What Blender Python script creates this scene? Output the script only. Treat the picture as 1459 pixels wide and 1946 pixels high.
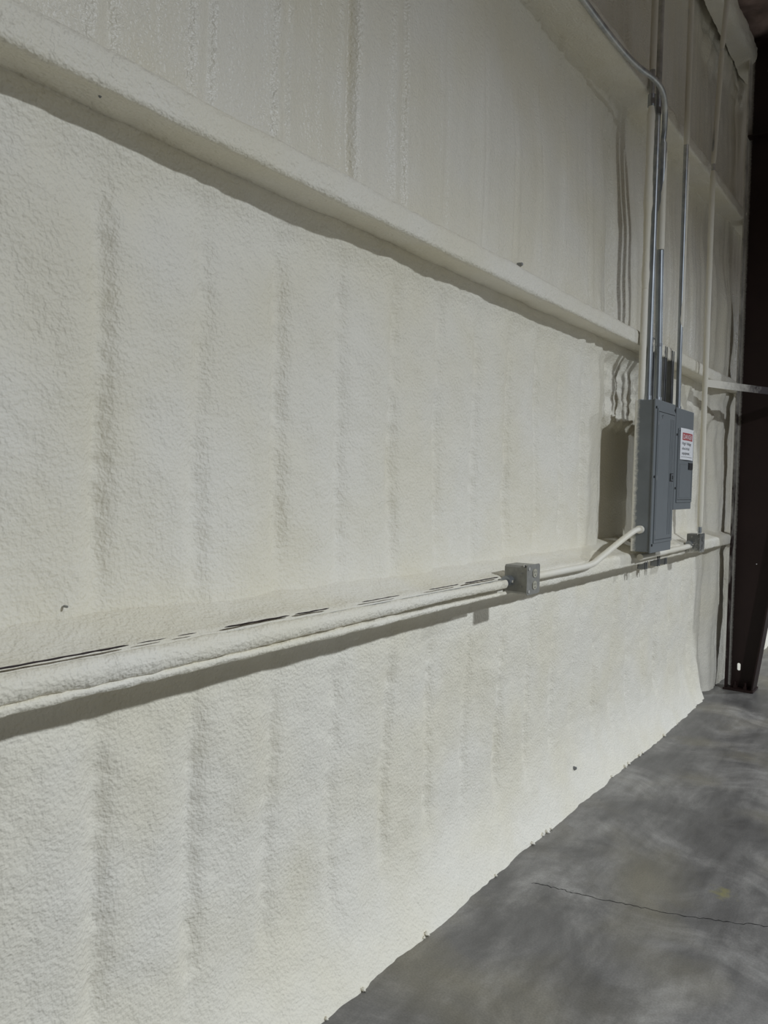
import bpy, math, random
import numpy as np
from mathutils import Matrix, Vector
random.seed(7)
S = bpy.context.scene
for o in list(bpy.data.objects): bpy.data.objects.remove(o)

# ---------------------------------------------------------------- camera
FPX, IW, IH = 1471.4, 1459, 1946
YAW, PITCH, ROLL = map(math.radians, (36.037, 2.2351, 1.2629))
CAM = Vector((1.5, 0.0, 1.5))
fw = Vector((-math.sin(YAW)*math.cos(PITCH), math.cos(YAW)*math.cos(PITCH), -math.sin(PITCH)))
rt = fw.cross(Vector((0, 0, 1))).normalized(); up = rt.cross(fw)
rt2 = rt*math.cos(ROLL)+up*math.sin(ROLL); up2 = rt2.cross(fw)
cd = bpy.data.cameras.new('camera'); co = bpy.data.objects.new('camera', cd)
S.collection.objects.link(co); S.camera = co
cd.sensor_fit = 'HORIZONTAL'; cd.sensor_width = 36.0; cd.lens = 36.0*FPX/IW
cd.clip_start = 0.02; cd.clip_end = 200
m = Matrix((rt2, up2, -fw)).transposed().to_4x4(); m.translation = CAM
co.matrix_world = m

# ---------------------------------------------------------------- world, lamps, exposure
w = bpy.data.worlds.new('world'); S.world = w; w.use_nodes = True
w.node_tree.nodes['Background'].inputs[0].default_value = (0, 0, 0, 1)
w.node_tree.nodes['Background'].inputs[1].default_value = 0.0
def bay_lamp(name, loc, power, size=0.42, col=(0.88, 0.952, 1.05)):
    l = bpy.data.lights.new(name, 'AREA'); l.shape = 'DISK'; l.size = size
    l.energy = power; l.color = col; l.spread = math.radians(158)
    o = bpy.data.objects.new(name, l); o.location = loc; S.collection.objects.link(o)
bay_lamp('high_bay_lamp_offscreen', (6.3, 2.0, 4.8), 1330)
bay_lamp('high_bay_lamp_offscreen', (6.3, 11.6, 4.8), 1880)
S.view_settings.view_transform = 'Standard'; S.view_settings.look = 'None'
S.view_settings.gamma = 1.0; S.view_settings.use_curve_mapping = False
S.view_settings.exposure = -1.15

# ---------------------------------------------------------------- helpers
COL = S.collection
def _vn(u, v, seed):
    """smooth value noise on arrays, about -1..1"""
    iu = np.floor(u).astype(np.int64); iv = np.floor(v).astype(np.int64)
    fu = u-iu; fv = v-iv
    fu = fu*fu*(3-2*fu); fv = fv*fv*(3-2*fv)
    def h(a, b):
        n = (a*374761393 + b*668265263 + seed*982451653) & 0xffffffff
        n = ((n ^ (n >> 13))*1274126177) & 0xffffffff
        n = (n ^ (n >> 16)) & 0xffff
        return n/32767.5-1.0
    return ((h(iu, iv)*(1-fu)+h(iu+1, iv)*fu)*(1-fv)+(h(iu, iv+1)*(1-fu)+h(iu+1, iv+1)*fu)*fv)
def vn(u, v, seed=0, octv=1):
    r = 0; a = 1.0
    u = np.asarray(u, float); v = np.asarray(v, float)
    for k in range(octv):
        r = r + a*_vn(u*(0.8)+v*0.6+k*17.3, v*0.8-u*0.6+k*9.1, seed+k*31); u = u*2.03; v = v*2.03; a *= 0.5
    return r
def vna(u, v, seed=0):               # axis aligned
    return _vn(np.asarray(u, float), np.asarray(v, float), seed)
def ss(a, b, x):
    t = np.clip((np.asarray(x, float)-a)/(b-a), 0, 1); return t*t*(3-2*t)
def bump(c, s, x): return np.exp(-((x-c)/s)**2)

def wl(o):                            # world origin of a parent chain (no rotations used)
    p = Vector((0, 0, 0))
    while o is not None: p += o.location; o = o.parent
    return p
def link(name, me, mat, parent=None, smooth=False):
    o = bpy.data.objects.new(name, me); COL.objects.link(o)
    if mat and not me.materials: me.materials.append(mat)
    if parent: o.parent = parent
    if smooth:
        me.polygons.foreach_set('use_smooth', [True]*len(me.polygons))
    return o
def mesh(name, vs, fs, mat, parent=None, smooth=False):
    off = wl(parent) if parent else Vector((0, 0, 0))
    if not parent:                    # top-level: put the origin at the base of the thing
        xs = [v[0] for v in vs]; ys = [v[1] for v in vs]; zs = [v[2] for v in vs]
        off = Vector(((min(xs)+max(xs))/2, (min(ys)+max(ys))/2, min(zs)))
    me = bpy.data.meshes.new(name)
    me.from_pydata([(v[0]-off[0], v[1]-off[1], v[2]-off[2]) for v in vs], [], fs); me.update()
    o = link(name, me, mat, parent, smooth)
    if not parent: o.location = off
    return o
def grid(name, P, mat, parent=None, flip=False):
    """P: (n,m,3) array of points -> smooth grid mesh"""
    n, mm, _ = P.shape
    idx = np.arange(n*mm).reshape(n, mm)
    q = np.stack([idx[:-1, :-1], idx[1:, :-1], idx[1:, 1:], idx[:-1, 1:]], -1).reshape(-1, 4)
    if flip: q = q[:, ::-1]
    pts = P.reshape(-1, 3)
    if parent: off = np.array(wl(parent))
    else: off = np.array([pts[:, 0].mean(), pts[:, 1].mean(), pts[:, 2].min()])
    me = bpy.data.meshes.new(name)
    me.vertices.add(len(pts)); me.vertices.foreach_set('co', (pts-off).ravel().astype(np.float32))
    me.loops.add(q.size); me.loops.foreach_set('vertex_index', q.ravel().astype(np.int32))
    me.polygons.add(len(q)); me.polygons.foreach_set('loop_start', np.arange(0, q.size, 4, dtype=np.int32))
    me.polygons.foreach_set('use_smooth', np.ones(len(q), bool))
    me.update(calc_edges=True); me.validate()
    o = link(name, me, mat, parent)
    if not parent: o.location = Vector(off)
    return o
def tag(o, label=None, cat=None, group=None, kind=None):
    if label: o['label'] = label
    if cat: o['category'] = cat
    if group: o['group'] = group
    if kind: o['kind'] = kind
    return o
def thing(name, loc, label, cat, group=None):
    o = bpy.data.objects.new(name, None); o.empty_display_size = 0.05
    o.location = loc; COL.objects.link(o)
    return tag(o, label, cat, group)

class MB:
    """collects shapes for ONE mesh"""
    def __init__(s): s.v = []; s.f = []
    def box(s, x0, x1, y0, y1, z0, z1, b=0.0):
        """box with bevelled edges (chamfer b)"""
        if b <= 0:
            n = len(s.v)
            s.v += [(x, y, z) for x in (x0, x1) for y in (y0, y1) for z in (z0, z1)]
            for q in ((0, 1, 3, 2), (4, 6, 7, 5), (0, 4, 5, 1), (2, 3, 7, 6), (0, 2, 6, 4), (1, 5, 7, 3)):
                s.f.append(tuple(n+i for i in q))
            return s
        import bmesh
        bm = bmesh.new()
        vs = [bm.verts.new((x, y, z)) for x in (x0, x1) for y in (y0, y1) for z in (z0, z1)]
        for q in ((0, 1, 3, 2), (4, 6, 7, 5), (0, 4, 5, 1), (2, 3, 7, 6), (0, 2, 6, 4), (1, 5, 7, 3)):
            bm.faces.new([vs[i] for i in q])
        bmesh.ops.bevel(bm, geom=list(bm.edges), offset=b, segments=2, affect='EDGES', profile=0.6)
        n = len(s.v); bm.verts.index_update()
        s.v += [tuple(v.co) for v in bm.verts]
        s.f += [tuple(n+v.index for v in f.verts) for f in bm.faces]
        bm.free(); return s
    def tube(s, pts, r, seg=14, cap=True):
        """tube along points; r number or list"""
        pts = [Vector(p) for p in pts]; n = len(pts)
        rr = r if isinstance(r, (list, tuple)) else [r]*n
        base = len(s.v); prev = None
        for i, p in enumerate(pts):
            t = (pts[min(i+1, n-1)]-pts[max(i-1, 0)]).normalized()
            if prev is None:
                a = Vector((1, 0, 0)) if abs(t.x) < 0.8 else Vector((0, 1, 0))
                u = (a-t*a.dot(t)).normalized()
            else:
                u = (prev-t*prev.dot(t)).normalized()
            prev = u; v = t.cross(u)
            for k in range(seg):
                an = 2*math.pi*k/seg
                s.v.append(tuple(p+(u*math.cos(an)+v*math.sin(an))*rr[i]))
        for i in range(n-1):
            for k in range(seg):
                a = base+i*seg+k; b = base+i*seg+(k+1) % seg
                s.f.append((a, b, b+seg, a+seg))
        if cap:
            s.f.append(tuple(base+k for k in reversed(range(seg))))
            s.f.append(tuple(base+(n-1)*seg+k for k in range(seg)))
        return s
    def prism(s, poly, axis, a, b):
        """extrude 2-D polygon along axis ('x','y','z') from a to b"""
        n = len(s.v); k = len(poly)
        def P(p, t):
            return {'x': (t, p[0], p[1]), 'y': (p[0], t, p[1]), 'z': (p[0], p[1], t)}[axis]
        s.v += [P(p, a) for p in poly]+[P(p, b) for p in poly]
        s.f.append(tuple(n+i for i in range(k))); s.f.append(tuple(n+k+i for i in reversed(range(k))))
        for i in range(k):
            j = (i+1) % k; s.f.append((n+i, n+k+i, n+k+j, n+j))
        return s
    def build(s, name, mat, parent=None, smooth=False):
        o = mesh(name, s.v, s.f, mat, parent)
        import bmesh
        bm = bmesh.new(); bm.from_mesh(o.data); bmesh.ops.recalc_face_normals(bm, faces=bm.faces)
        bm.to_mesh(o.data); bm.free()
        if smooth:
            o.data.polygons.foreach_set('use_smooth', [True]*len(o.data.polygons))
            o.data.set_sharp_from_angle(angle=math.radians(40))
        return o
def bez(pts, n=10):
    """Catmull-Rom through points"""
    P = [Vector(p) for p in pts]; P = [P[0]*2-P[1]]+P+[P[-1]*2-P[-2]]; out = []
    for i in range(1, len(P)-2):
        for k in range(n):
            t = k/n; a, b, c, d = P[i-1], P[i], P[i+1], P[i+2]
            out.append(0.5*((2*b)+(c-a)*t+(2*a-5*b+4*c-d)*t*t+(3*b-a-3*c+d)*t**3))
    out.append(P[-2]); return out

# ---------------------------------------------------------------- materials
def newmat(name):
    mt = bpy.data.materials.new(name); mt.use_nodes = True
    nt = mt.node_tree; return mt, nt, nt.nodes['Principled BSDF']
def N(nt, typ, **kw):
    n = nt.nodes.new(typ)
    for k, v in kw.items():
        if k.startswith('_'): n.inputs[k[1:].replace('_', ' ')].default_value = v
        else: setattr(n, k, v)
    return n
def ramp(nt, src, stops):
    r = nt.nodes.new('ShaderNodeValToRGB'); e = r.color_ramp.elements
    while len(e) < len(stops): e.new(0.5)
    for el, (p, c) in zip(e, stops):
        el.position = p; el.color = (*c, 1) if len(c) == 3 else c
    nt.links.new(src, r.inputs[0]); return r
def pos(nt): return N(nt, 'ShaderNodeNewGeometry').outputs['Position']
FOAM = (0.80, 0.752, 0.61); FOAM2 = (0.825, 0.788, 0.68)
def foam_mat(name, c1=FOAM, c2=FOAM2, rough=0.55, scale=112, bstr=0.72, bdist=0.006, gloss=None):
    mt, nt, b = newmat(name); P = pos(nt)
    n1 = N(nt, 'ShaderNodeTexNoise', _Scale=2.6, _Detail=3.0); nt.links.new(P, n1.inputs['Vector'])
    r = ramp(nt, n1.outputs[0], [(0.36, c1), (0.62, c2)])
    nt.links.new(r.outputs[0], b.inputs['Base Color'])
    b.inputs['Roughness'].default_value = rough
    b.inputs['Specular IOR Level'].default_value = 0.35
    if gloss:                          # glossier foam skin above a height
        sp = N(nt, 'ShaderNodeSeparateXYZ'); nt.links.new(P, sp.inputs[0])
        mr = N(nt, 'ShaderNodeMapRange'); mr.inputs['From Min'].default_value = gloss; mr.inputs['From Max'].default_value = gloss+0.15
        mr.inputs['To Min'].default_value = rough; mr.inputs['To Max'].default_value = 0.36
        nt.links.new(sp.outputs[2], mr.inputs['Value']); nt.links.new(mr.outputs[0], b.inputs['Roughness'])
    a = N(nt, 'ShaderNodeTexNoise', _Scale=scale, _Detail=1.5, _Roughness=0.5); nt.links.new(P, a.inputs['Vector'])
    c = N(nt, 'ShaderNodeTexNoise', _Scale=scale*0.36, _Detail=1.0); nt.links.new(P, c.inputs['Vector'])
    ad = N(nt, 'ShaderNodeMath', operation='MULTIPLY_ADD'); ad.inputs[1].default_value = 0.55
    nt.links.new(c.outputs[0], ad.inputs[0]); nt.links.new(a.outputs[0], ad.inputs[2])
    bp = N(nt, 'ShaderNodeBump', _Strength=bstr, _Distance=bdist); nt.links.new(ad.outputs[0], bp.inputs['Height'])
    nt.links.new(bp.outputs[0], b.inputs['Normal'])
    return mt
def overspray_mat(name, base, axis, lo, hi, metal=0.0, rough=0.45, noise=40, wob=0.5, spec=0.5):
    """paint or bare metal that carries foam overspray, full at lo and none at hi along a world axis"""
    mt, nt, b = newmat(name); P = pos(nt)
    sp = N(nt, 'ShaderNodeSeparateXYZ'); nt.links.new(P, sp.inputs[0])
    mr = N(nt, 'ShaderNodeMapRange'); mr.inputs['From Min'].default_value = lo; mr.inputs['From Max'].default_value = hi
    mr.inputs['To Min'].default_value = 1; mr.inputs['To Max'].default_value = 0; mr.clamp = True
    nt.links.new(sp.outputs['XYZ'.index(axis)], mr.inputs['Value'])
    nz = N(nt, 'ShaderNodeTexNoise', _Scale=noise, _Detail=5.0, _Roughness=0.7); nt.links.new(P, nz.inputs['Vector'])
    ma = N(nt, 'ShaderNodeMath', operation='MULTIPLY_ADD'); ma.inputs[1].default_value = wob; ma.inputs[2].default_value = -0.5*wob
    nt.links.new(nz.outputs[0], ma.inputs[0])
    # only where there is some spray at all
    mm = N(nt, 'ShaderNodeMath', operation='ADD'); nt.links.new(mr.outputs[0], mm.inputs[0]); nt.links.new(ma.outputs[0], mm.inputs[1])
    mk = ramp(nt, mm.outputs[0], [(0.25, (0, 0, 0)), (0.8, (1, 1, 1))])
    mx = N(nt, 'ShaderNodeMix', data_type='RGBA'); nt.links.new(mk.outputs[0], mx.inputs['Factor'])
    n2 = N(nt, 'ShaderNodeTexNoise', _Scale=9.0, _Detail=4.0); nt.links.new(P, n2.inputs['Vector'])
    r = ramp(nt, n2.outputs[0], [(0.3, tuple(c*0.85 for c in base)), (0.7, tuple(min(1, c*1.12) for c in base))])
    nt.links.new(r.outputs[0], mx.inputs['A']); mx.inputs['B'].default_value = (*FOAM2, 1)
    nt.links.new(mx.outputs['Result'], b.inputs['Base Color'])
    if metal:
        iv = N(nt, 'ShaderNodeMath', operation='MULTIPLY_ADD'); iv.inputs[1].default_value = -metal; iv.inputs[2].default_value = metal
        nt.links.new(mk.outputs[0], iv.inputs[0]); nt.links.new(iv.outputs[0], b.inputs['Metallic'])
    b.inputs['Roughness'].default_value = rough; b.inputs['Specular IOR Level'].default_value = spec
    bp = N(nt, 'ShaderNodeBump', _Strength=0.25, _Distance=0.003)
    mu = N(nt, 'ShaderNodeMath', operation='MULTIPLY'); nt.links.new(mk.outputs[0], mu.inputs[0]); nt.links.new(nz.outputs[0], mu.inputs[1])
    nt.links.new(mu.outputs[0], bp.inputs['Height']); nt.links.new(bp.outputs[0], b.inputs['Normal'])
    return mt
def plain(name, col, rough=0.5, metal=0.0, var=0.08, scale=20, spec=0.5):
    mt, nt, b = newmat(name); P = pos(nt)
    n2 = N(nt, 'ShaderNodeTexNoise', _Scale=scale, _Detail=4.0); nt.links.new(P, n2.inputs['Vector'])
    r = ramp(nt, n2.outputs[0], [(0.3, tuple(c*(1-var) for c in col)), (0.7, tuple(min(1, c*(1+var)) for c in col))])
    nt.links.new(r.outputs[0], b.inputs['Base Color'])
    b.inputs['Roughness'].default_value = rough; b.inputs['Metallic'].default_value = metal
    b.inputs['Specular IOR Level'].default_value = spec
    return mt

M = {}
M['foam'] = foam_mat('sprayed_foam', gloss=2.25)
M['foam_girt'] = foam_mat('sprayed_foam_on_girt', rough=0.5, bstr=0.75)
M['foam_smooth'] = foam_mat('sprayed_foam_skin', rough=0.5, scale=80, bstr=0.35, bdist=0.004)
M['panel'] = overspray_mat('grey_panel_paint', (0.17, 0.185, 0.19), 'X', 0.2, 0.235, rough=0.42, noise=60, wob=0.9)
M['door'] = plain('grey_panel_door_paint', (0.17, 0.185, 0.19), 0.4, var=0.03)
M['groove'] = plain('dark_grey_print', (0.03, 0.034, 0.036), 0.6)
M['black'] = plain('black_plastic', (0.012, 0.012, 0.012), 0.4)
M['galv'] = overspray_mat('galvanised_conduit_low_spray', (0.36, 0.385, 0.40), 'Z', 5.2, 2.2, metal=0.85, rough=0.42, noise=14, wob=0.9)
M['galv_bare'] = plain('galvanised_steel', (0.40, 0.42, 0.44), 0.4, 0.9, var=0.15, scale=14)
M['galv_dark'] = plain('weathered_strut_steel', (0.24, 0.245, 0.24), 0.5, 0.4, var=0.25, scale=12)
M['alu'] = plain('cast_aluminium_box', (0.29, 0.285, 0.255), 0.42, 0.35, var=0.12, scale=60)
M['alu2'] = overspray_mat('cast_box_with_spray', (0.21, 0.21, 0.195), 'Z', 0.9, 1.25, rough=0.35, metal=0.5, noise=45, wob=1.4)
M['screw'] = plain('bright_screw', (0.75, 0.75, 0.73), 0.25, 1.0)
M['ivory'] = plain('ivory_receptacle', (0.42, 0.40, 0.31), 0.45, var=0.03)
M['steel'] = overspray_mat('dark_red_oxide_column_paint', (0.020, 0.0095, 0.008), 'X', 0.178, 0.243, rough=0.5, noise=120, wob=0.35, spec=0.3)
M['steel_plain'] = plain('dark_red_oxide_paint', (0.020, 0.0095, 0.008), 0.5, spec=0.3, var=0.2, scale=8)
M['flange'] = overspray_mat('column_flange_with_spray', (0.020, 0.0095, 0.008), 'Z', 7.0, -1.5, rough=0.5, noise=5, wob=0.8, spec=0.3)
M['brace'] = overspray_mat('flange_brace_with_spray', (0.020, 0.0095, 0.008), 'X', 0.2, 0.52, rough=0.5, noise=24, wob=0.5, spec=0.3)
M['paper'] = plain('sign_card', (0.80, 0.80, 0.80), 0.5, var=0.02)
M['red'] = plain('sign_red_print', (0.42, 0.06, 0.06), 0.5, var=0.05)
M['ink'] = plain('sign_black_print', (0.03, 0.03, 0.03), 0.6)
M['ink_white'] = plain('sign_white_print', (0.8, 0.76, 0.76), 0.6, var=0.02)

# concrete ----------------------------------------------------------
def concrete():
    mt, nt, b = newmat('stained_concrete'); P = pos(nt)
    L = nt.links.new
    n1 = N(nt, 'ShaderNodeTexNoise', _Scale=2.1, _Detail=9.0, _Roughness=0.68, _Distortion=0.6); L(P, n1.inputs['Vector'])
    r1 = ramp(nt, n1.outputs[0], [(0.30, (0.10, 0.096, 0.090)), (0.46, (0.150, 0.144, 0.134)), (0.55, (0.215, 0.206, 0.19)), (0.66, (0.33, 0.318, 0.295))])
    # trowel streaks
    mp = N(nt, 'ShaderNodeMapping'); mp.inputs['Scale'].default_value = (9, 2.0, 1); mp.inputs['Rotation'].default_value = (0, 0, 0.9); L(P, mp.inputs['Vector'])
    n2 = N(nt, 'ShaderNodeTexNoise', _Scale=1.6, _Detail=5.0, _Roughness=0.6); L(mp.outputs[0], n2.inputs['Vector'])
    r2 = ramp(nt, n2.outputs[0], [(0.35, (0.74, 0.74, 0.74)), (0.65, (1.2, 1.2, 1.2))])
    mx = N(nt, 'ShaderNodeMix', data_type='RGBA', blend_type='MULTIPLY'); mx.inputs['Factor'].default_value = 0.8
    L(r1.outputs[0], mx.inputs['A']); L(r2.outputs[0], mx.inputs['B'])
    # yellowish old foam stains
    n3 = N(nt, 'ShaderNodeTexNoise', _Scale=1.5, _Detail=4.0, _Distortion=0.5)
    mp3 = N(nt, 'ShaderNodeMapping'); mp3.inputs['Location'].default_value = (3.1, 1.7, 0); L(P, mp3.inputs['Vector']); L(mp3.outputs[0], n3.inputs['Vector'])
    r3 = ramp(nt, n3.outputs[0], [(0.50, (0, 0, 0)), (0.70, (0.45, 0.45, 0.45))])
    m3 = N(nt, 'ShaderNodeMix', data_type='RGBA'); L(r3.outputs[0], m3.inputs['Factor']); L(mx.outputs['Result'], m3.inputs['A'])
    m3.inputs['B'].default_value = (0.27, 0.24, 0.155, 1)
    # speckle
    n4 = N(nt, 'ShaderNodeTexNoise', _Scale=160.0, _Detail=2.0); L(P, n4.inputs['Vector'])
    r4 = ramp(nt, n4.outputs[0], [(0.3, (0.86, 0.86, 0.86)), (0.7, (1.1, 1.1, 1.1))])
    m4 = N(nt, 'ShaderNodeMix', data_type='RGBA', blend_type='MULTIPLY'); m4.inputs['Factor'].default_value = 1.0
    L(m3.outputs['Result'], m4.inputs['A']); L(r4.outputs[0], m4.inputs['B'])
    # yellow foam splash
    ds = N(nt, 'ShaderNodeVectorMath', operation='DISTANCE'); ds.inputs[1].default_value = (0.886, 3.044, 0); L(P, ds.inputs[0])
    n6 = N(nt, 'ShaderNodeTexNoise', _Scale=30.0, _Detail=3.0); L(P, n6.inputs['Vector'])
    w6 = N(nt, 'ShaderNodeMath', operation='MULTIPLY_ADD'); w6.inputs[1].default_value = 0.12; L(n6.outputs[0], w6.inputs[0]); L(ds.outputs['Value'], w6.inputs[2])
    z6 = ramp(nt, w6.outputs[0], [(0.06, (0.8, 0.8, 0.8)), (0.11, (0, 0, 0))])
    m6 = N(nt, 'ShaderNodeMix', data_type='RGBA'); L(z6.outputs[0], m6.inputs['Factor']); L(m4.outputs['Result'], m6.inputs['A'])
    m6.inputs['B'].default_value = (0.24, 0.22, 0.09, 1)
    L(m6.outputs['Result'], b.inputs['Base Color'])
    rr = ramp(nt, n1.outputs[0], [(0.3, (0.38, 0.38, 0.38)), (0.7, (0.62, 0.62, 0.62))]); L(rr.outputs[0], b.inputs['Roughness'])
    bp = N(nt, 'ShaderNodeBump', _Strength=0.12, _Distance=0.002); L(n4.outputs[0], bp.inputs['Height']); L(bp.outputs[0], b.inputs['Normal'])
    return mt
M['concrete'] = concrete()
M['crack'] = plain('crack_dirt', (0.02, 0.019, 0.018), 0.95, spec=0.05)
M['pink'] = plain('pink_insulation', (0.27, 0.195, 0.165), 0.95, var=0.4, scale=9)
M['wallpaint'] = plain('far_wall_sheeting', (0.22, 0.215, 0.20), 0.7)

# ---------------------------------------------------------------- setting
RX, RY0, RY1, EAVE, RIDGE = 16.0, -7.0, 20.0, 4.80, 7.0
floor = tag(MB().box(-0.1, RX, RY0, RY1, -0.15, 0.0).build('floor', M['concrete']), kind='structure')
tag(MB().box(RX, RX+0.1, RY0, RY1, 0, RIDGE+0.1).build('wall_right', M['wallpaint']), kind='structure')
tag(MB().box(-0.1, RX, RY0-0.1, RY0, 0, RIDGE+0.1).build('wall_back', M['wallpaint']), kind='structure')
tag(MB().box(-0.1, RX, RY1, RY1+0.1, 0, RIDGE+0.1).build('wall_front', M['wallpaint']), kind='structure')

# foam-sprayed corrugated wall, as relief
G1, G2, G3 = 2.222, 3.485, 1.092          # lower edges of the girt lips
RIB0, RIBS = 0.956, 0.2625
Ys = np.concatenate([np.arange(RY0, 0.45, 0.06), np.arange(0.45, 3.2, 0.0105), np.arange(3.2, 7.0, 0.0135), np.arange(7.0, RY1+0.09, 0.09)])
Zs = np.concatenate([np.arange(0, 2.4, 0.0115), np.arange(2.4, 4.95, 0.016)])
def wall_relief(Y, Z):
    upz = ss(2.28, 2.42, Z)
    far = ss(2.9, 3.7, Y)
    X = 0.072 + 0.010*vn(Y/0.45, Z/0.5, 3, 2) + 0.0045*vn(Y/0.12, Z/0.16, 11, 2)*(1-0.5*upz)
    X += 0.0016*vn(Y/0.032, Z/0.032, 21, 2)*(1-0.6*upz)
    # vertical folds of the sprayed ribs
    X += upz*(0.0034+0.0025*far)*vna(Y/0.035, Z/1.7, 5) + upz*0.0016*vna(Y/0.017, Z/0.9, 6)
    X += (1-upz)*(0.0008+0.0016*ss(3.2, 3.8, Y))*vna(Y/0.04, Z/0.5, 8)
    X -= 0.030*ss(2.75, 3.3, Z)*ss(2.3, 2.9, Y)
    k = np.round((Y-RIB0)/RIBS); c = RIB0+k*RIBS
    kk = k.astype(np.int64)
    am = 0.5+0.5*vna(k*1.37+0.5, Z/0.8+kk*3.1, 41)
    jit = 0.008*vna(k*2.1, Z/0.5, 44)
    d = Y-c-jit
    low = (1-upz)*ss(0.10, 0.42, Z)*(1-ss(2.02, 2.18, Z))
    low *= 1-0.6*(ss(0.85, 1.0, Z)-ss(1.2, 1.35, Z))
    X -= low*(0.0095+0.011*am)*np.exp(-(d/0.028)**2)*(1+0.3*vn(Y/0.018, Z/0.018, 51))
    X += low*0.002*np.exp(-((d+0.085)/0.05)**2)
    X -= upz*(0.004+0.008*am)*np.exp(-((d-0.012)/0.010)**2)
    X += upz*(0.005+0.005*am)*np.exp(-((d+0.022)/0.017)**2)
    # two marked grooves above the near girt
    X -= upz*0.034*np.exp(-((Y-1.772)/0.013)**2)
    X -= upz*0.018*np.exp(-((Y-2.035)/0.011)**2)
    rough = np.exp(-((Y-1.487)/0.035)**4)
    X += upz*rough*(0.006+0.004*vn(Y/0.02, Z/0.02, 61, 2))
    # cove at the floor
    cove = 1-ss(5.70, 6.02, Y)*(1-ss(6.6, 6.9, Y))
    X -= 0.014*(1-ss(0.5, 1.0, Z))*cove
    t = np.clip(1-Z/(0.36+0.04*vna(Y/0.3, Y*0, 71)), 0, 1)
    X += cove*(0.102+0.008*vna(Y/0.15, Y*0+0.5, 72)+0.004*vna(Y/0.03, Y*0+0.5, 73))*t**2.0
    # foam builds up into the girts
    for g in (G1,):
        X += 0.02*bump(g-0.02, 0.05, Z)
    X += 0.02*bump(G3-0.01, 0.03, Z)
    # unsprayed pocket behind the breaker panels
    jy = 0.018*vn(Y*0+1.0, Z/0.08, 81, 2); jz = 0.03*vna(Y/0.04, Z*0, 82)
    pk = ss(3.815, 3.835, Y+jy)*(1-ss(4.62, 4.66, Y))*ss(1.16, 1.19, Z)*(1-ss(1.80, 1.86, Z+jz))
    X = X*(1-pk)+pk*(0.004+0.003*vn(Y/0.03, Z/0.05, 83))
    pk2 = ss(3.83, 3.85, Y+jy)*(1-ss(4.62, 4.66, Y))*ss(1.80, 1.86, Z+jz)*(1-ss(2.1, 2.2, Z))
    X = X*(1-pk2)+pk2*(0.05+0.012*vn(Y/0.04, Z/0.05, 84, 3)+0.007*vna(Y/0.035, Z/0.4, 85))
    # folds left of the pocket and behind the risers
    X += (1-upz)*0.010*vna(Y/0.06, Z/1.2, 86)*ss(3.35, 3.6, Y)*(1-ss(3.82, 3.84, Y))*ss(1.2, 1.4, Z)
    gr = ss(3.80, 3.825, Y)*(1-ss(3.92, 3.95, Y))*upz*(1-ss(3.22, 3.40, Z))
    X -= gr*(0.035+0.02*vna(Y/0.02, Z/1.0, 87))
    # rough build-up close to the column
    nc = ss(5.35, 5.7, Y)*(1-ss(6.9, 7.2, Y))
    X += nc*(0.052*ss(5.9, 6.1, Y)+0.010*vn(Y/0.09, Z/0.35, 91, 2)+0.007*vna(Y/0.07, Z/0.9, 92))
    nt_ = nc*ss(4.2, 4.5, Z)
    X += nt_*0.025*vn(Y/0.12, Z/0.12, 93, 2)
    # unfinished foam pocket under the girt by the column
    X += 0.035*np.exp(-(((Y-5.85)/0.22)**2+((Z-2.02)/0.10)**2))*(1+0.6*vn(Y/0.06, Z/0.06, 94, 2))
    return np.maximum(X, 0.002)
YY, ZZ = np.meshgrid(Ys, Zs, indexing='ij')
XX = wall_relief(YY, ZZ)
wall = tag(grid('wall_left', np.stack([XX, YY, ZZ], -1), M['foam']), kind='structure')

# ---------------------------------------------------------------- girts
def girt(name, zb, lip, label, seed, depth=0.2, topslope=0.10, r=0.009, flat=1.0):
    Yg = np.concatenate([np.arange(RY0, 0.4, 0.08), np.arange(0.4, 6.9, 0.014), np.arange(6.9, RY1+0.05, 0.12)])
    prof = [(0.0, zb+0.012), (0.05, zb+0.010), (0.10, zb+0.006), (0.15, zb+0.003), (depth-r, zb)]
    for k in range(1, 7):
        a = -math.pi/2+k*math.pi/12
        prof.append((depth-r+r*math.cos(a), zb+r+r*math.sin(a)))
    prof += [(depth+0.001, zb+lip*0.6)]
    r2 = min(0.022, lip*0.35)
    for k in range(0, 8):
        a = k*math.pi/16
        prof.append((depth-r2+r2*math.cos(a), zb+lip-r2+r2*math.sin(a)))
    prof += [(depth-0.04, zb+lip+0.004*flat), (depth-0.07, zb+lip+0.014*flat), (depth-0.10, zb+lip+0.03*flat), (depth-0.14, zb+lip+0.05*flat), (0.0, zb+lip+topslope)]
    # resample evenly
    p = np.array(prof); s = np.r_[0, np.cumsum(np.hypot(*np.diff(p, axis=0).T))]
    q = np.linspace(0, s[-1], 56); px = np.interp(q, s, p[:, 0]); pz = np.interp(q, s, p[:, 1])
    tx = np.gradient(px, q); tz = np.gradient(pz, q); nx, nz = tz, -tx
    Yg2, Q = np.meshgrid(Yg, q, indexing='ij')
    out = ss(0.02, 0.15, px)[None, :]
    D = 0.0035*vn(Yg2/0.10, Q/0.10, seed, 2)+0.0014*vn(Yg2/0.022, Q/0.022, seed+5, 2)+0.004*vna(Yg2/0.6, Q*0+0.5, seed+9)
    # foam lies thicker on top of the lip here and there
    D += 0.008*ss(0.1, 0.9, vna(Yg2/0.35, Q*0+0.5, seed+13))*np.exp(-((Q-s[len(prof)-7])/0.05)**2)
    P = np.stack([px[None, :]+nx[None, :]*D, Yg2, pz[None, :]+nz[None, :]*D*(0.5+0.5*out)], -1)
    o = grid(name, P, M['foam_girt'])
    return tag(o, label, 'girt')
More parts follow.
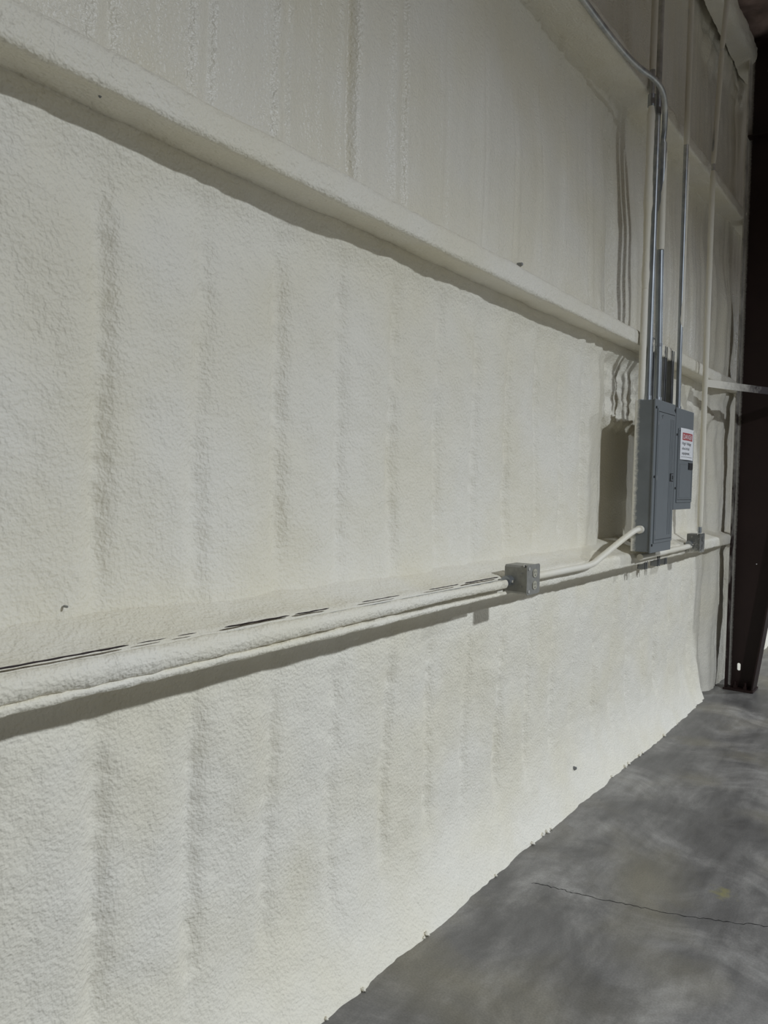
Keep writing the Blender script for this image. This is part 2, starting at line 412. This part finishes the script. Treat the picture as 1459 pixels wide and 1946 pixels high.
girt('wall_girt', G1, 0.082, 'foam-coated steel girt just above the grey breaker panels', 100)
girt('wall_girt', G2, 0.085, 'high foam-coated steel girt that the curved steel conduit runs along', 140)
girt('wall_girt', G3, 0.072, 'low foam-coated steel girt carrying the outlet boxes', 180, topslope=0.06, flat=0.95)

# ---------------------------------------------------------------- roof edge
Yr = np.arange(RY0, RY1+0.1, 0.05); Xr = np.concatenate([np.arange(0.02, 1.6, 0.03), np.arange(1.6, RX+0.3, 0.3)])
A, B = np.meshgrid(Yr, Xr, indexing='ij')
Zr = EAVE+(B/RX)*(RIDGE-EAVE)-0.03*vn(A/0.35, B/0.25, 301, 3)-0.02*np.abs(np.sin(A*math.pi/0.6))*ss(0.4, 0.8, B)
tag(grid('ceiling', np.stack([B, A, Zr], -1), M['pink'], flip=True), kind='structure')
def sweep_loop(name, prof, Yg, mat, seed, amp, fine):
    p = np.array(prof+[prof[0]]); s = np.r_[0, np.cumsum(np.hypot(*np.diff(p, axis=0).T))]
    q = np.linspace(0, s[-1], 44); px = np.interp(q, s, p[:, 0]); pz = np.interp(q, s, p[:, 1])
    cx, cz = px.mean(), pz.mean()
    Y2, Q = np.meshgrid(Yg, np.linspace(0, 2*math.pi, 44), indexing='ij')
    D = 1+amp*vn(Y2/0.14+40, np.cos(Q)*1.3+np.sin(Q)*0.7, seed, 3)+fine*vn(Y2/0.03, np.cos(Q)*6, seed+3, 2)
    D[:, -1] = D[:, 0]
    P = np.stack([cx+(px[None]-cx)*D, Y2, cz+(pz[None]-cz)*D], -1)
    return tag(grid(name, P, mat), kind='structure')
sweep_loop('eave_strut_1', [(0.10, 4.63), (0.20, 4.63), (0.225, 4.65), (0.235, 4.69), (0.235, 4.74), (0.215, 4.765), (0.10, 4.765)],  # foam-coated eave strut along the top of the wall
           np.concatenate([np.arange(RY0, 4.0, 0.1), np.arange(4.0, 7.5, 0.02), np.arange(7.5, RY1, 0.1)]), M['foam'], 330, 0.07, 0.03,)

# ---------------------------------------------------------------- steel column
CY = 6.275                                     # web plane
def xin(z): return 0.385+0.131*z               # inner flange runs away from the wall going up
HC = 4.74
col = thing('steel_column', (0.3, CY, 0), 'dark red-brown tapered steel column standing on the concrete beside the wall', 'column')
MB().box(0.196, 0.206, CY-0.085, CY+0.085, 0.016, HC, 0.001).build('outer_flange', M['flange'], col)
MB().prism([(xin(0)-0.005, 0.016), (xin(0)+0.005, 0.016), (xin(HC)+0.005, HC), (xin(HC)-0.005, HC)], 'y', CY-0.085, CY+0.085).build('inner_flange', M['steel_plain'], col)
MB().box(0.188, xin(0)+0.012, CY-0.10, CY+0.10, 0.0, 0.016, 0.002).build('base_plate', M['flange'], col)
MB().box(0.2, xin(HC)+0.01, CY-0.09, CY+0.09, HC, HC+0.014, 0.001).build('cap_plate', M['steel_plain'], col)
MB().prism([(0.206, CY-0.08), (xin(4.085)-0.005, CY-0.08), (xin(4.085)-0.005, CY-0.004), (0.206, CY-0.004)], 'z', 4.08, 4.09).build('stiffener_plate', M['steel_plain'], col)
for bx in (0.262, 0.334):
    bo = MB().tube([(bx, CY-0.05, 0.016), (bx, CY-0.05, 0.062)], 0.009, 10).build('anchor_bolt', M['steel_plain'], col)
    MB().tube([(bx, CY-0.05, 0.016), (bx, CY-0.05, 0.034)], 0.017, 6).build('nut', M['steel_plain'], bo)
# web plate with a slotted hole near its foot
def web_plate(y0_, y1_):
    import bmesh
    bm = bmesh.new()
    outer = [(0.206, 0.016), (xin(0)-0.004, 0.016), (xin(HC)-0.004, HC), (0.206, HC)]
    inner = [(0.276+0.012*math.cos(2*math.pi*k/20), 0.165+0.012*math.sin(2*math.pi*k/20)+(0.017 if k <= 10 else -0.017)) for k in range(20)]
    ed = []
    for lp in (outer, inner):
        vs = [bm.verts.new((p[0], y0_, p[1])) for p in lp]
        ed += [bm.edges.new((vs[i], vs[(i+1) % len(vs)])) for i in range(len(vs))]
    bmesh.ops.triangle_fill(bm, edges=ed, use_beauty=True)
    ex = bmesh.ops.extrude_face_region(bm, geom=list(bm.faces), use_keep_orig=True)
    for v in ex['geom']:
        if isinstance(v, bmesh.types.BMVert): v.co.y = y1_
    bmesh.ops.recalc_face_normals(bm, faces=bm.faces); bm.verts.index_update()
    vs = [tuple(v.co) for v in bm.verts]; fs = [tuple(v.index for v in f.verts) for f in bm.faces]
    bm.free(); return vs, fs
mesh('web', *web_plate(CY-0.004, CY+0.004), M['steel'], col)
MB().tube([(0.325, CY-0.012, 4.55), (0.325, CY-0.002, 4.55)], 0.014, 6).build('web_bolt', M['screw'], col)
MB().tube([(0.37, CY-0.006, 0.95), (0.37, CY-0.002, 0.95)], 0.004, 8).build('paint_fleck', M['ink_white'], col)

# flange brace (angle iron) from the girt to the column
br = thing('flange_brace', (0.45, 5.88, 2.15), 'angle-iron brace reaching from the foamed girt across to the steel column', 'brace')
a0 = Vector((0.205, 5.32, 2.20)); a1 = Vector((xin(2.19)-0.01, 6.185, 2.185)); dv = (a1-a0).normalized()
nv = Vector((0, 0, 1)).cross(dv).normalized()
def angle_leg(off0, off1, z0, z1):
    v = []
    for p in (a0, a1):
        for (u, z) in ((off0, z0), (off1, z0), (off1, z1), (off0, z1)): v.append(tuple(p+nv*u+Vector((0, 0, z))))
    return v, [(0, 3, 2, 1), (4, 5, 6, 7), (0, 1, 5, 4), (1, 2, 6, 5), (2, 3, 7, 6), (3, 0, 4, 7)]
for nm, args in (('vertical_leg', (-0.004, 0.0, -0.038, 0.010)), ('horizontal_leg', (0.0, 0.048, 0.006, 0.010))):
    v, f = angle_leg(*args); mesh(nm, v, f, M['brace'], br)
MB().tube([a1-dv*0.04-nv*0.012+Vector((0, 0, -0.014)), a1-dv*0.04+nv*0.004+Vector((0, 0, -0.014))], 0.010, 6).build('bolt', M['galv_dark'], br)

# ---------------------------------------------------------------- breaker panels
def ring(x0, x1, y0, y1, z0, z1, t):
    m_ = MB()
    m_.box(x0, x1, y0, y1, z1-t, z1); m_.box(x0, x1, y0, y1, z0, z0+t)
    m_.box(x0, x1, y0, y0+t, z0+t, z1-t); m_.box(x0, x1, y1-t, y1, z0+t, z1-t)
    return m_
# big panel
y0, y1, z0, z1 = 3.925, 4.275, 1.170, 1.945
p1 = thing('breaker_panel', (0.25, 4.1, z0), 'taller grey breaker panel with steel conduits entering its top', 'electrical panel')
MB().box(0.20, 0.294, y0+0.004, y1-0.004, z0+0.004, z1-0.004, 0.003).build('enclosure', M['panel'], p1)
MB().box(0.294, 0.302, y0, y1, z0, z1, 0.002).build('cover', M['door'], p1)
ring(0.301, 0.3068, y0+0.035, y1-0.004, z0+0.049, z1-0.045, 0.013).build('raised_frame', M['door'], p1)
d1 = MB().box(0.301, 0.3075, y0+0.052, y1-0.020, z0+0.066, z1-0.062, 0.002).build('door', M['door'], p1)
for yy in (y1-0.095, y1-0.070, y1-0.045):
    MB().box(0.307, 0.3093, yy-0.0025, yy+0.0025, z0+0.085, z1-0.085, 0.0008).build('ridge', M['door'], d1)
lt = MB().box(0.307, 0.311, 4.195, 4.252, 1.535, 1.578, 0.002).build('latch', M['black'], d1)
MB().box(0.310, 0.3125, 4.208, 4.249, 1.540, 1.573, 0.001).build('latch_plate', M['door'], lt)
MB().box(0.312, 0.3135, 4.219, 4.238, 1.545, 1.568, 0.0005).build('latch_slot', M['black'], lt)
for hz in (1.27, 1.55, 1.83):
    MB().tube([(0.3055, y0+0.0495, hz-0.012), (0.3055, y0+0.0495, hz+0.012)], 0.0045, 10).build('hinge', M['galv_dark'], d1)
for sy, sz in ((y0+0.018, z1-0.042), (y0+0.018, 1.555), (y0+0.018, z0+0.040), (y1-0.006, z1-0.03)):
    MB().tube([(0.3015, sy, sz), (0.3055, sy, sz)], 0.0065, 10).build('cover_screw', M['black'], p1)
# small maker's mark: a slanted stroke pair with a line of fine print below
MB().prism([(4.020, 1.862), (4.048, 1.868), (4.048, 1.873), (4.020, 1.867)], 'x', 0.307, 0.3079).box(0.307, 0.3079, 4.030, 4.036, 1.853, 1.863).build('emblem', M['groove'], d1)
MB().box(0.307, 0.3078, 4.016, 4.050, 1.846, 1.849).build('fine_print', M['galv_dark'], d1)
MB().tube([(0.307, 4.215, 1.617), (0.3082, 4.215, 1.617)], 0.005, 8).build('lock_dot', M['galv_dark'], d1)

# small panel
y0, y1, z0, z1 = 4.300, 4.650, 1.383, 1.935
p2 = thing('breaker_panel', (0.25, 4.475, z0), 'shorter grey breaker panel with a white danger sign on it', 'electrical panel')
MB().box(0.20, 0.294, y0+0.004, y1-0.004, z0+0.004, z1-0.004, 0.003).build('enclosure', M['panel'], p2)
MB().box(0.294, 0.302, y0, y1, z0, z1, 0.003).build('cover', M['door'], p2)
d2 = MB().box(0.301, 0.3075, y0+0.055, y1-0.022, z0+0.055, z1-0.125, 0.002).build('door', M['door'], p2)
ring(0.301, 0.3068, y0+0.039, y1-0.007, z0+0.039, z1-0.110, 0.012).build('raised_frame', M['door'], p2)
ring(0.307, 0.3088, y0+0.075, y1-0.030, z0+0.064, z1-0.30, 0.003).build('door_rib', M['door'], d2)
MB().box(0.307, 0.3135, 4.545, 4.622, 1.606, 1.645, 0.003).build('latch', M['black'], d2)
for sz in (1.79, 1.50):
    MB().tube([(0.3015, y0+0.02, sz), (0.305, y0+0.02, sz)], 0.0065, 10).build('cover_screw', M['black'], p2)
# sign: card with print, slightly bowed off the door
sg = tag(mesh('danger_sign', *(lambda n=10: (
    [(0.3095+0.006*math.sin(math.pi*i/n)**2*(1 if s_ else 1)+(0.0012 if s_ else 0)+(0.004*(i/n)**3), 4.362+0.242*i/n, z) for i in range(n+1) for s_ in (0, 1) for z in (1.658, 1.83)],
    [f for i in range(n) for b in (i*4,) for f in ((b+2, b+6, b+7, b+3), (b, b+1, b+5, b+4), (b+1, b+3, b+7, b+5), (b, b+4, b+6, b+2))]+[(0, 2, 3, 1), (n*4, n*4+1, n*4+3, n*4+2)]))(), M['paper'], p2),
    'white danger sign with a red headline')
def sx(y):
    t = (y-4.362)/0.242; return 0.3108+0.006*math.sin(math.pi*min(max(t, 0), 1))**2+0.004*max(t, 0)**3
def bowed(name, mat, ya, yb, za, zb, parent, off=0.0004, n=8):
    vs = [(sx(ya+(yb-ya)*i/n)+off, ya+(yb-ya)*i/n, z) for i in range(n+1) for z in (za, zb)]
    return mesh(name, vs, [(2*i, 2*i+2, 2*i+3, 2*i+1) for i in range(n)], mat, parent)
bowed('headline_box', M['red'], 4.395, 4.585, 1.765, 1.806, sg)
def text(body, yc, zc, h, width, mat, parent, name, off):
    cu = bpy.data.curves.new('t', 'FONT'); cu.body = body; cu.align_x = 'CENTER'; cu.size = 1.0; cu.resolution_u = 3
    to = bpy.data.objects.new('t', cu); COL.objects.link(to)
    bpy.context.view_layer.update()
    me = bpy.data.meshes.new_from_object(to.evaluated_get(bpy.context.evaluated_depsgraph_get()))
    bpy.data.objects.remove(to); bpy.data.curves.remove(cu)
    vs = np.array([v.co for v in me.vertices]); fs = [tuple(p.vertices) for p in me.polygons]
    xa, xb = vs[:, 0].min(), vs[:, 0].max(); ya, yb = 0.0, 0.72
    out = []
    for v in vs:
        yy = yc+((v[0]-xa)/(xb-xa)-0.5)*width
        out.append((sx(yy)+off, yy, zc+(v[1]/0.72-0.5)*h))
    bpy.data.meshes.remove(me)
    return mesh(name, out, fs, mat, parent)
text('DANGER', 4.49, 1.7855, 0.026, 0.165, M['ink_white'], sg, 'lettering', 0.0009)
text('High Voltage', 4.475, 1.748, 0.017, 0.165, M['ink'], sg, 'lettering', 0.0005)
text('electrical', 4.455, 1.721, 0.017, 0.125, M['ink'], sg, 'lettering', 0.0005)
text('equipment.', 4.46, 1.695, 0.017, 0.135, M['ink'], sg, 'lettering', 0.0005)
bowed('rule_line', M['galv_dark'], 4.38, 4.59, 1.672, 1.6745, sg)

# mounting struts between the girts, behind the panels
for yc, zt, lab in ((4.205, 2.300, 'dull steel mounting strut rising between the two bare steel conduits above the taller panel'),
                    (4.428, 2.286, 'dull steel mounting strut rising just right of the widest bare conduit, nearer the taller panel'),
                    (4.565, 2.282, 'dull steel mounting strut beside the tall conduit that enters the danger-sign panel')):
    st = thing('mounting_strut', (0.18, yc, 1.06), lab, 'strut')
    MB().box(0.158, 0.1605, yc-0.0205, yc+0.0205, 1.06, zt).build('back', M['galv_dark'], st)
    for sgn in (-1, 1):
        MB().box(0.158, 0.199, min(yc+sgn*0.018, yc+sgn*0.0205), max(yc+sgn*0.018, yc+sgn*0.0205), 1.06, zt).build('side', M['galv_dark'], st)
        MB().box(0.1965, 0.199, min(yc+sgn*0.010, yc+sgn*0.0205), max(yc+sgn*0.010, yc+sgn*0.0205), 1.06, zt).build('lip', M['galv_dark'], st)

# ---------------------------------------------------------------- conduits
rnd0 = random.Random(11)
def foam_sleeve(pts, r, amp, seed, n_per=0.02):
    """tube radius list with lumps; returns dense path and radii"""
    dense = []
    for a, b in zip(pts[:-1], pts[1:]):
        a = Vector(a); b = Vector(b); k = max(1, int((b-a).length/n_per))
        dense += [a+(b-a)*i/k for i in range(k)]
    dense.append(Vector(pts[-1]))
    s = np.arange(len(dense))*n_per
    rr = r*(1+amp*vna(s/0.07, s*0+0.5, seed)+0.6*amp*vna(s/0.025, s*0+0.5, seed+1))
    return dense, list(rr)
def riser(label, pts, r, mat, sleeve=None, couplings=(), seed=0, straps=()):
    b = pts[0]; t = thing('electrical_conduit', b, label, 'conduit')
    MB().tube(pts, r, 16).build('pipe', mat, t, True)
    for (a, c, rs, amp) in (sleeve or []):
        d, rr = foam_sleeve([a, c], rs, amp, seed); rr[0] = rr[-1] = r*1.02
        if len(rr) > 6: rr[1] = rr[-2] = r*1.02+(rs-r)*0.6
        MB().tube(d, rr, 14).build('foam_coat', M['foam_smooth'], t, True); seed += 7
    for (p, q, rc) in couplings: MB().tube([p, q], rc, 16).build('coupling', M['galv_bare'], t, True)
    for (p, rc) in straps:
        MB().box(p[0]-0.03, p[0]+rc+0.004, p[1]-rc-0.003, p[1]+rc+0.003, p[2]-0.011, p[2]+0.011, 0.002).build('strap', M['galv_bare'], t)
    return t
ZT = 1.941
# foamed riser at the panel's left
riser('foam-crusted conduit at the outer corner of the taller panel top, nearest the panel\'s dark side', [(0.222, 3.95, ZT), (0.222, 3.95, 4.45)], 0.0135, M['galv'],
      [((0.222, 3.95, ZT+0.004), (0.222, 3.95, 2.55), 0.0165, 0.05), ((0.224, 3.945, 2.50), (0.224, 3.945, 3.40), 0.019, 0.18), ((0.222, 3.95, 3.58), (0.222, 3.95, 4.43), 0.0155, 0.08)], seed=401,
      couplings=[((0.222, 3.95, 3.40), (0.222, 3.95, 3.46), 0.018)])
riser('bare steel conduit between the foam-crusted conduit and the widest conduit on the taller panel', [(0.238, 4.005, ZT), (0.238, 4.005, 4.45)], 0.0145, M['galv'],
      couplings=[((0.238, 4.005, ZT), (0.238, 4.005, ZT+0.028), 0.018), ((0.238, 4.005, 3.38), (0.238, 4.005, 3.45), 0.018)], seed=431)
# widest: goes up, sweeps over the others and runs along the high girt
path = [(0.252, 4.115, ZT), (0.252, 4.110, 2.2), (0.252, 4.085, 2.6), (0.252, 4.065, 2.95), (0.256, 4.055, 3.25)]
path = [Vector(p) for p in path]+bez([(0.256, 4.048, 3.26), (0.265, 4.035, 3.325), (0.280, 3.980, 3.404), (0.287, 3.895, 3.446), (0.277, 3.795, 3.460), (0.258, 3.697, 3.459), (0.238, 3.607, 3.467), (0.222, 3.47, 3.476), (0.217, 3.25, 3.478), (0.217, 3.05, 3.478)], 8)+[Vector((0.217, 1.5, 3.478)), Vector((0.217, -1.0, 3.478))]
cw = thing('electrical_conduit', (0.252, 4.115, ZT), 'widest bare steel conduit, which bends over and runs along the high girt', 'conduit')
n0 = 5
MB().tube(path, [0.0185]*n0+[0.0135]*(len(path)-n0), 16).build('pipe', M['galv'], cw, True)
MB().tube([(0.252, 4.115, ZT), (0.252, 4.115, ZT+0.03)], 0.023, 16).build('connector', M['galv_bare'], cw, True)
MB().tube([(0.252, 4.108, 2.235), (0.252, 4.106, 2.25)], 0.0205, 16).build('coupling', M['galv_bare'], cw, True)
d, rr = foam_sleeve([(0.256, 4.068, 2.72), (0.256, 4.062, 3.22)], 0.0195, 0.06, 455); rr[0] = rr[-1] = 0.017
MB().tube(d, rr, 14).build('foam_coat', M['foam_smooth'], cw, True)
riser('tall straight conduit entering the top of the danger-sign panel', [(0.248, 4.515, 1.931), (0.248, 4.50, 2.6), (0.248, 4.475, 4.58)], 0.0135, M['galv'],
      [((0.250, 4.507, 2.40), (0.250, 4.50, 3.33), 0.0165, 0.06), ((0.250, 4.488, 3.40), (0.250, 4.478, 4.57), 0.016, 0.06)], seed=471,
      couplings=[((0.248, 4.515, 1.931), (0.248, 4.515, 1.96), 0.018)])
riser('foam-coated conduit rising from the outlet box beside the column', [(0.247, 5.095, 1.222), (0.247, 5.09, 3.6), (0.265, 5.12, 4.2), (0.285, 5.16, 4.70)], 0.0115, M['galv'],
      [((0.247, 5.095, 1.26), (0.247, 5.09, 3.46), 0.0165, 0.07), ((0.247, 5.09, 3.50), (0.265, 5.12, 4.19), 0.0155, 0.06), ((0.265, 5.12, 4.2), (0.285, 5.16, 4.69), 0.0155, 0.06)], seed=501)

# run along the low girt, left of the first outlet: thickly foamed close by, thinner at the box
cx, cz = 0.226, 1.146
lr = thing('electrical_conduit', (cx, 1.0, cz-0.03), 'thickly foamed conduit lying along the low girt up to the duplex outlet', 'conduit')
MB().tube([(cx, -2.0, cz), (cx, 2.497, cz)], 0.0145, 16).build('pipe', M['galv_bare'], lr, True)
Yc = np.arange(-2.0, 2.495, 0.012); th = np.linspace(0, 2*math.pi, 29)
YQ, TH = np.meshgrid(Yc, th, indexing='ij')
thick = 0.0165+0.013*(1-ss(0.9, 2.25, YQ))
Rr = thick*(1+0.10*vn(YQ/0.05, np.cos(TH)*0.7+np.sin(TH)*0.5, 520, 2)+0.05*vn(YQ/0.016, np.cos(TH)*3, 523))
Rr[:, -1] = Rr[:, 0]
# the sprayed bead hangs a little below the pipe near the camera
grid('foam_coat', np.stack([cx+0.008+np.cos(TH)*Rr*0.70+0.003*vna(YQ/0.25, YQ*0+0.5, 530), YQ, cz-0.001+np.sin(TH)*Rr*0.9-0.008*(1-ss(0.9, 2.2, YQ))], -1), M['foam_girt'], lr)
bd = 0.0115*(1-0.4*ss(1.6, 2.4, YQ))*(1+0.22*vn(YQ/0.04, np.cos(TH)*0.7+np.sin(TH)*0.5, 540, 2)); bd[:, -1] = bd[:, 0]
grid('foam_bead', np.stack([cx+0.006+np.cos(TH)*bd, YQ, 1.107+0.004*ss(1.2, 2.4, YQ)+np.sin(TH)*bd*0.9-0.004*(1-ss(0.9, 2.0, YQ))], -1), M['foam_girt'], lr)

# unsprayed dark line of bare girt between the foamed conduit and the lip
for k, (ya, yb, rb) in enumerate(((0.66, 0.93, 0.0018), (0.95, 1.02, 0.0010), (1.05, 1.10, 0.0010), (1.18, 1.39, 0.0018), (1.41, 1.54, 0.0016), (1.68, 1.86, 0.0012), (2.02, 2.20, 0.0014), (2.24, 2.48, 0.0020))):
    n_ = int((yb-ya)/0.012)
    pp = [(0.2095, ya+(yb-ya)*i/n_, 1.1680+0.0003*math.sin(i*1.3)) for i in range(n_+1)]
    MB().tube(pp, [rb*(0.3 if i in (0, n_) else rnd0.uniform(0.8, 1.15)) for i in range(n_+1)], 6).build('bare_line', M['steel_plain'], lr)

# between the outlet and the big panel
pr = bez([(0.23, 2.64, 1.150), (0.23, 3.0, 1.150), (0.23, 3.30, 1.152), (0.235, 3.42, 1.178), (0.245, 3.62, 1.235), (0.25, 3.78, 1.275), (0.25, 3.86, 1.287), (0.25, 3.93, 1.288)], 8)
mr_ = thing('electrical_conduit', (0.23, 2.64, 1.13), 'foam-whitened conduit rising from the duplex outlet into the taller panel\'s side', 'conduit')
MB().tube(pr, 0.0145, 16).build('pipe', M['foam_smooth'], mr_, True)
MB().tube([(0.25, 3.895, 1.288), (0.25, 3.926, 1.288)], 0.020, 14).build('connector', M['foam_smooth'], mr_, True)
# from the panels to the second outlet
sr = thing('electrical_conduit', (0.23, 4.3, 1.13), 'short foam-whitened conduit lying on the low girt beneath the danger-sign panel', 'conduit')
d, rr = foam_sleeve([(0.228, 4.0, 1.140), (0.228, 4.95, 1.146)], 0.0165, 0.07, 560)
MB().tube(d, rr, 14).build('pipe', M['foam_smooth'], sr, True)

# ---------------------------------------------------------------- outlets
def outlet(label, x0, x1, ya, yb, za, zb, mat, detailed):
    t = thing('outlet_box', ((x0+x1)/2, (ya+yb)/2, za), label, 'outlet')
    c = 0.007
    poly = [(ya+c, za), (yb-c, za), (yb, za+c), (yb, zb-c), (yb-c, zb), (ya+c, zb), (ya, zb-c), (ya, za+c)]
    MB().prism(poly, 'x', x0, x1-0.004).build('box_body', mat, t)
    f = 0.003
    poly2 = [(ya-f+c, za-f), (yb+f-c, za-f), (yb+f, za-f+c), (yb+f, zb+f-c), (yb+f-c, zb+f), (ya-f+c, zb+f), (ya-f, zb+f-c), (ya-f, za-f+c)]
    cv = MB().prism(poly2, 'x', x1-0.004, x1).build('cover_plate', mat, t)
    yc = (ya+yb)/2; h = zb-za
    for k in (-1, 1):
        zc = (za+zb)/2+k*h*0.215
        pol = []
        for j in range(20):
            an = 2*math.pi*j/20
            pol.append((yc+0.017*max(-0.85, min(0.85, math.cos(an)))*1.1+0.008, zc+0.0155*math.sin(an)))
        rc = MB().prism(pol, 'x', x1-0.001, x1+0.003).build('receptacle', M['ivory'] if detailed else mat, cv)
        if detailed:
            for (dy, dz, wy, wz) in ((-0.006, 0.004, 0.0012, 0.004), (0.006, 0.004, 0.0012, 0.0032), (0, -0.0075, 0.0024, 0.0024)):
                MB().box(x1+0.0028, x1+0.0034, yc+0.008+dy-wy, yc+0.008+dy+wy, zc+dz-wz, zc+dz+wz).build('slot', M['black'], cv)
    for (sy, sz) in ((ya+0.010, zb-0.010), (ya+0.010, za+0.010)):
        MB().tube([(x1-0.001, sy, sz), (x1+0.004, sy, sz)], 0.006, 10).build('cover_screw', M['screw'], t)
    MB().tube([(x1-0.012, ya+0.004, zb-0.004), (x1-0.012, ya+0.004, zb+0.004)], 0.005, 8).build('ear_screw', M['screw'], t)
    # conduit connector with its lock screw
    cn = MB().tube([(0.228, ya-0.032, (za+zb)/2-0.006), (0.228, ya+0.004, (za+zb)/2-0.006)], 0.0195, 14).build('connector', M['galv_bare'], t, True)
    MB().tube([(0.240, ya-0.018, (za+zb)/2-0.006), (0.254, ya-0.018, (za+zb)/2-0.006)], 0.0055, 8).build('lock_screw', M['screw'], cn)
    for dz in (-0.030, 0.030):
        MB().tube([(0.275, ya-0.001, (za+zb)/2+dz*0.8), (0.275, ya+0.002, (za+zb)/2+dz*0.8)], 0.0035, 8).build('side_screw', M['galv_dark'], t)
    return t
outlet('grey metal duplex outlet box with two ivory receptacles on the low girt', 0.208, 0.298, 2.530, 2.632, 1.108, 1.210, M['alu'], True)
outlet('shiny foam-splashed metal box on the low girt beside the column', 0.208, 0.285, 4.955, 5.065, 1.112, 1.222, M['alu2'], False)

# ---------------------------------------------------------------- small marks
# a screw tip through the foam; the lower dark cone paints a hole's shade
for (p, d, lab) in (((0.080, 2.822, 2.372), (0.02, -0.004, 0.002), 'dark screw tip poking through the foam above the girt over the panels'),
                    ((0.096, 3.533, 0.140), (0.012, 0, 0.004), 'dark cone for the shade of a small hole in the foam near the floor below the panels')):
    MBs = MB().tube([p, tuple(a+b for a, b in zip(p, d))], [0.011, 0.006], 8)
    tag(MBs.build('screw_or_hole_mark', M['galv_dark']), lab, 'screw')
def speck(px, py, axis, val, r, lab):
    d = fw+rt2*((px-IW/2)/FPX)-up2*((py-IH/2)/FPX); t = (val-CAM[axis])/d[axis]; p = CAM+d*t
    n_ = Vector((1, 0, 0)) if axis == 0 else Vector((0, 0, -1))
    tag(MB().tube([p-n_*0.01, p+n_*0.001, p+n_*0.004], [r, r, r*0.4], 7).build('dirt_speck', M['galv_dark']), lab, 'speck')
speck(190, 182, 2, G1+0.006, 0.0035, 'dark speck on the underside of the girt above the breaker panels')
speck(295, 1196, 0, 0.088, 0.003, 'dark speck where the foamed conduit ledge meets the wall')
speck(127, 1153, 0, 0.080, 0.0026, 'tiny dark speck in the open wall foam above the low girt')
# foam crumbs along the floor edge
rnd = random.Random(3)
for i, y in enumerate((1.62, 1.78, 2.11, 2.13, 2.95, 3.05, 3.09, 3.13, 3.9, 4.08, 4.14, 4.3, 4.36, 2.62, 4.75, 5.05)):
    xe = float(wall_relief(np.array([y]), np.array([0.004]))[0])
    n, vs, fs = 6, [], []
    r_ = rnd.uniform(0.005, 0.010); rx_ = rnd.uniform(0.9, 1.8)
    for a in range(5):
        ph = math.pi*a/4
        for b in range(n):
            an = 2*math.pi*b/n; j = 1+rnd.uniform(-0.35, 0.35)
            vs.append((xe+0.002+r_*rx_*math.sin(ph)*math.cos(an)*j, y+r_*math.sin(ph)*math.sin(an)*j, r_*0.75*(1-math.cos(ph)*j*0.95)))
    for a in range(4):
        for b in range(n): fs.append((a*n+b, a*n+(b+1) % n, (a+1)*n+(b+1) % n, (a+1)*n+b))
    tag(mesh('foam_crumb', vs, fs, M['foam'], None, True), 'small crumb of cream foam on the concrete along the wall foot', 'foam crumb', 'foam crumbs along the wall foot')
# crack and stains in the concrete
def floor_pt(px, py):
    d = fw+rt2*((px-IW/2)/FPX)-up2*((py-IH/2)/FPX); t = -CAM.z/d.z
    return CAM+d*t
ck = [floor_pt(*p) for p in ((1010, 1678), (1059, 1688), (1100, 1700), (1189, 1718), (1277, 1736), (1366, 1750), (1459, 1762), (1560, 1790))]
cp = bez(ck, 12); vs = []; fs = []
for i, p in enumerate(cp):
    t = (cp[min(i+1, len(cp)-1)]-cp[max(i-1, 0)]); nn = Vector((-t.y, t.x, 0)).normalized()
    p = p+nn*rnd.uniform(-0.006, 0.006); wd = 0.0009+0.0013*rnd.random()
    for s_ in (-1, 1): vs.append((p.x+nn.x*wd*s_, p.y+nn.y*wd*s_, 0.0006))
fs = [(2*i, 2*i+1, 2*i+3, 2*i+2) for i in range(len(cp)-1)]
mesh('crack', vs, fs, M['crack'], floor)
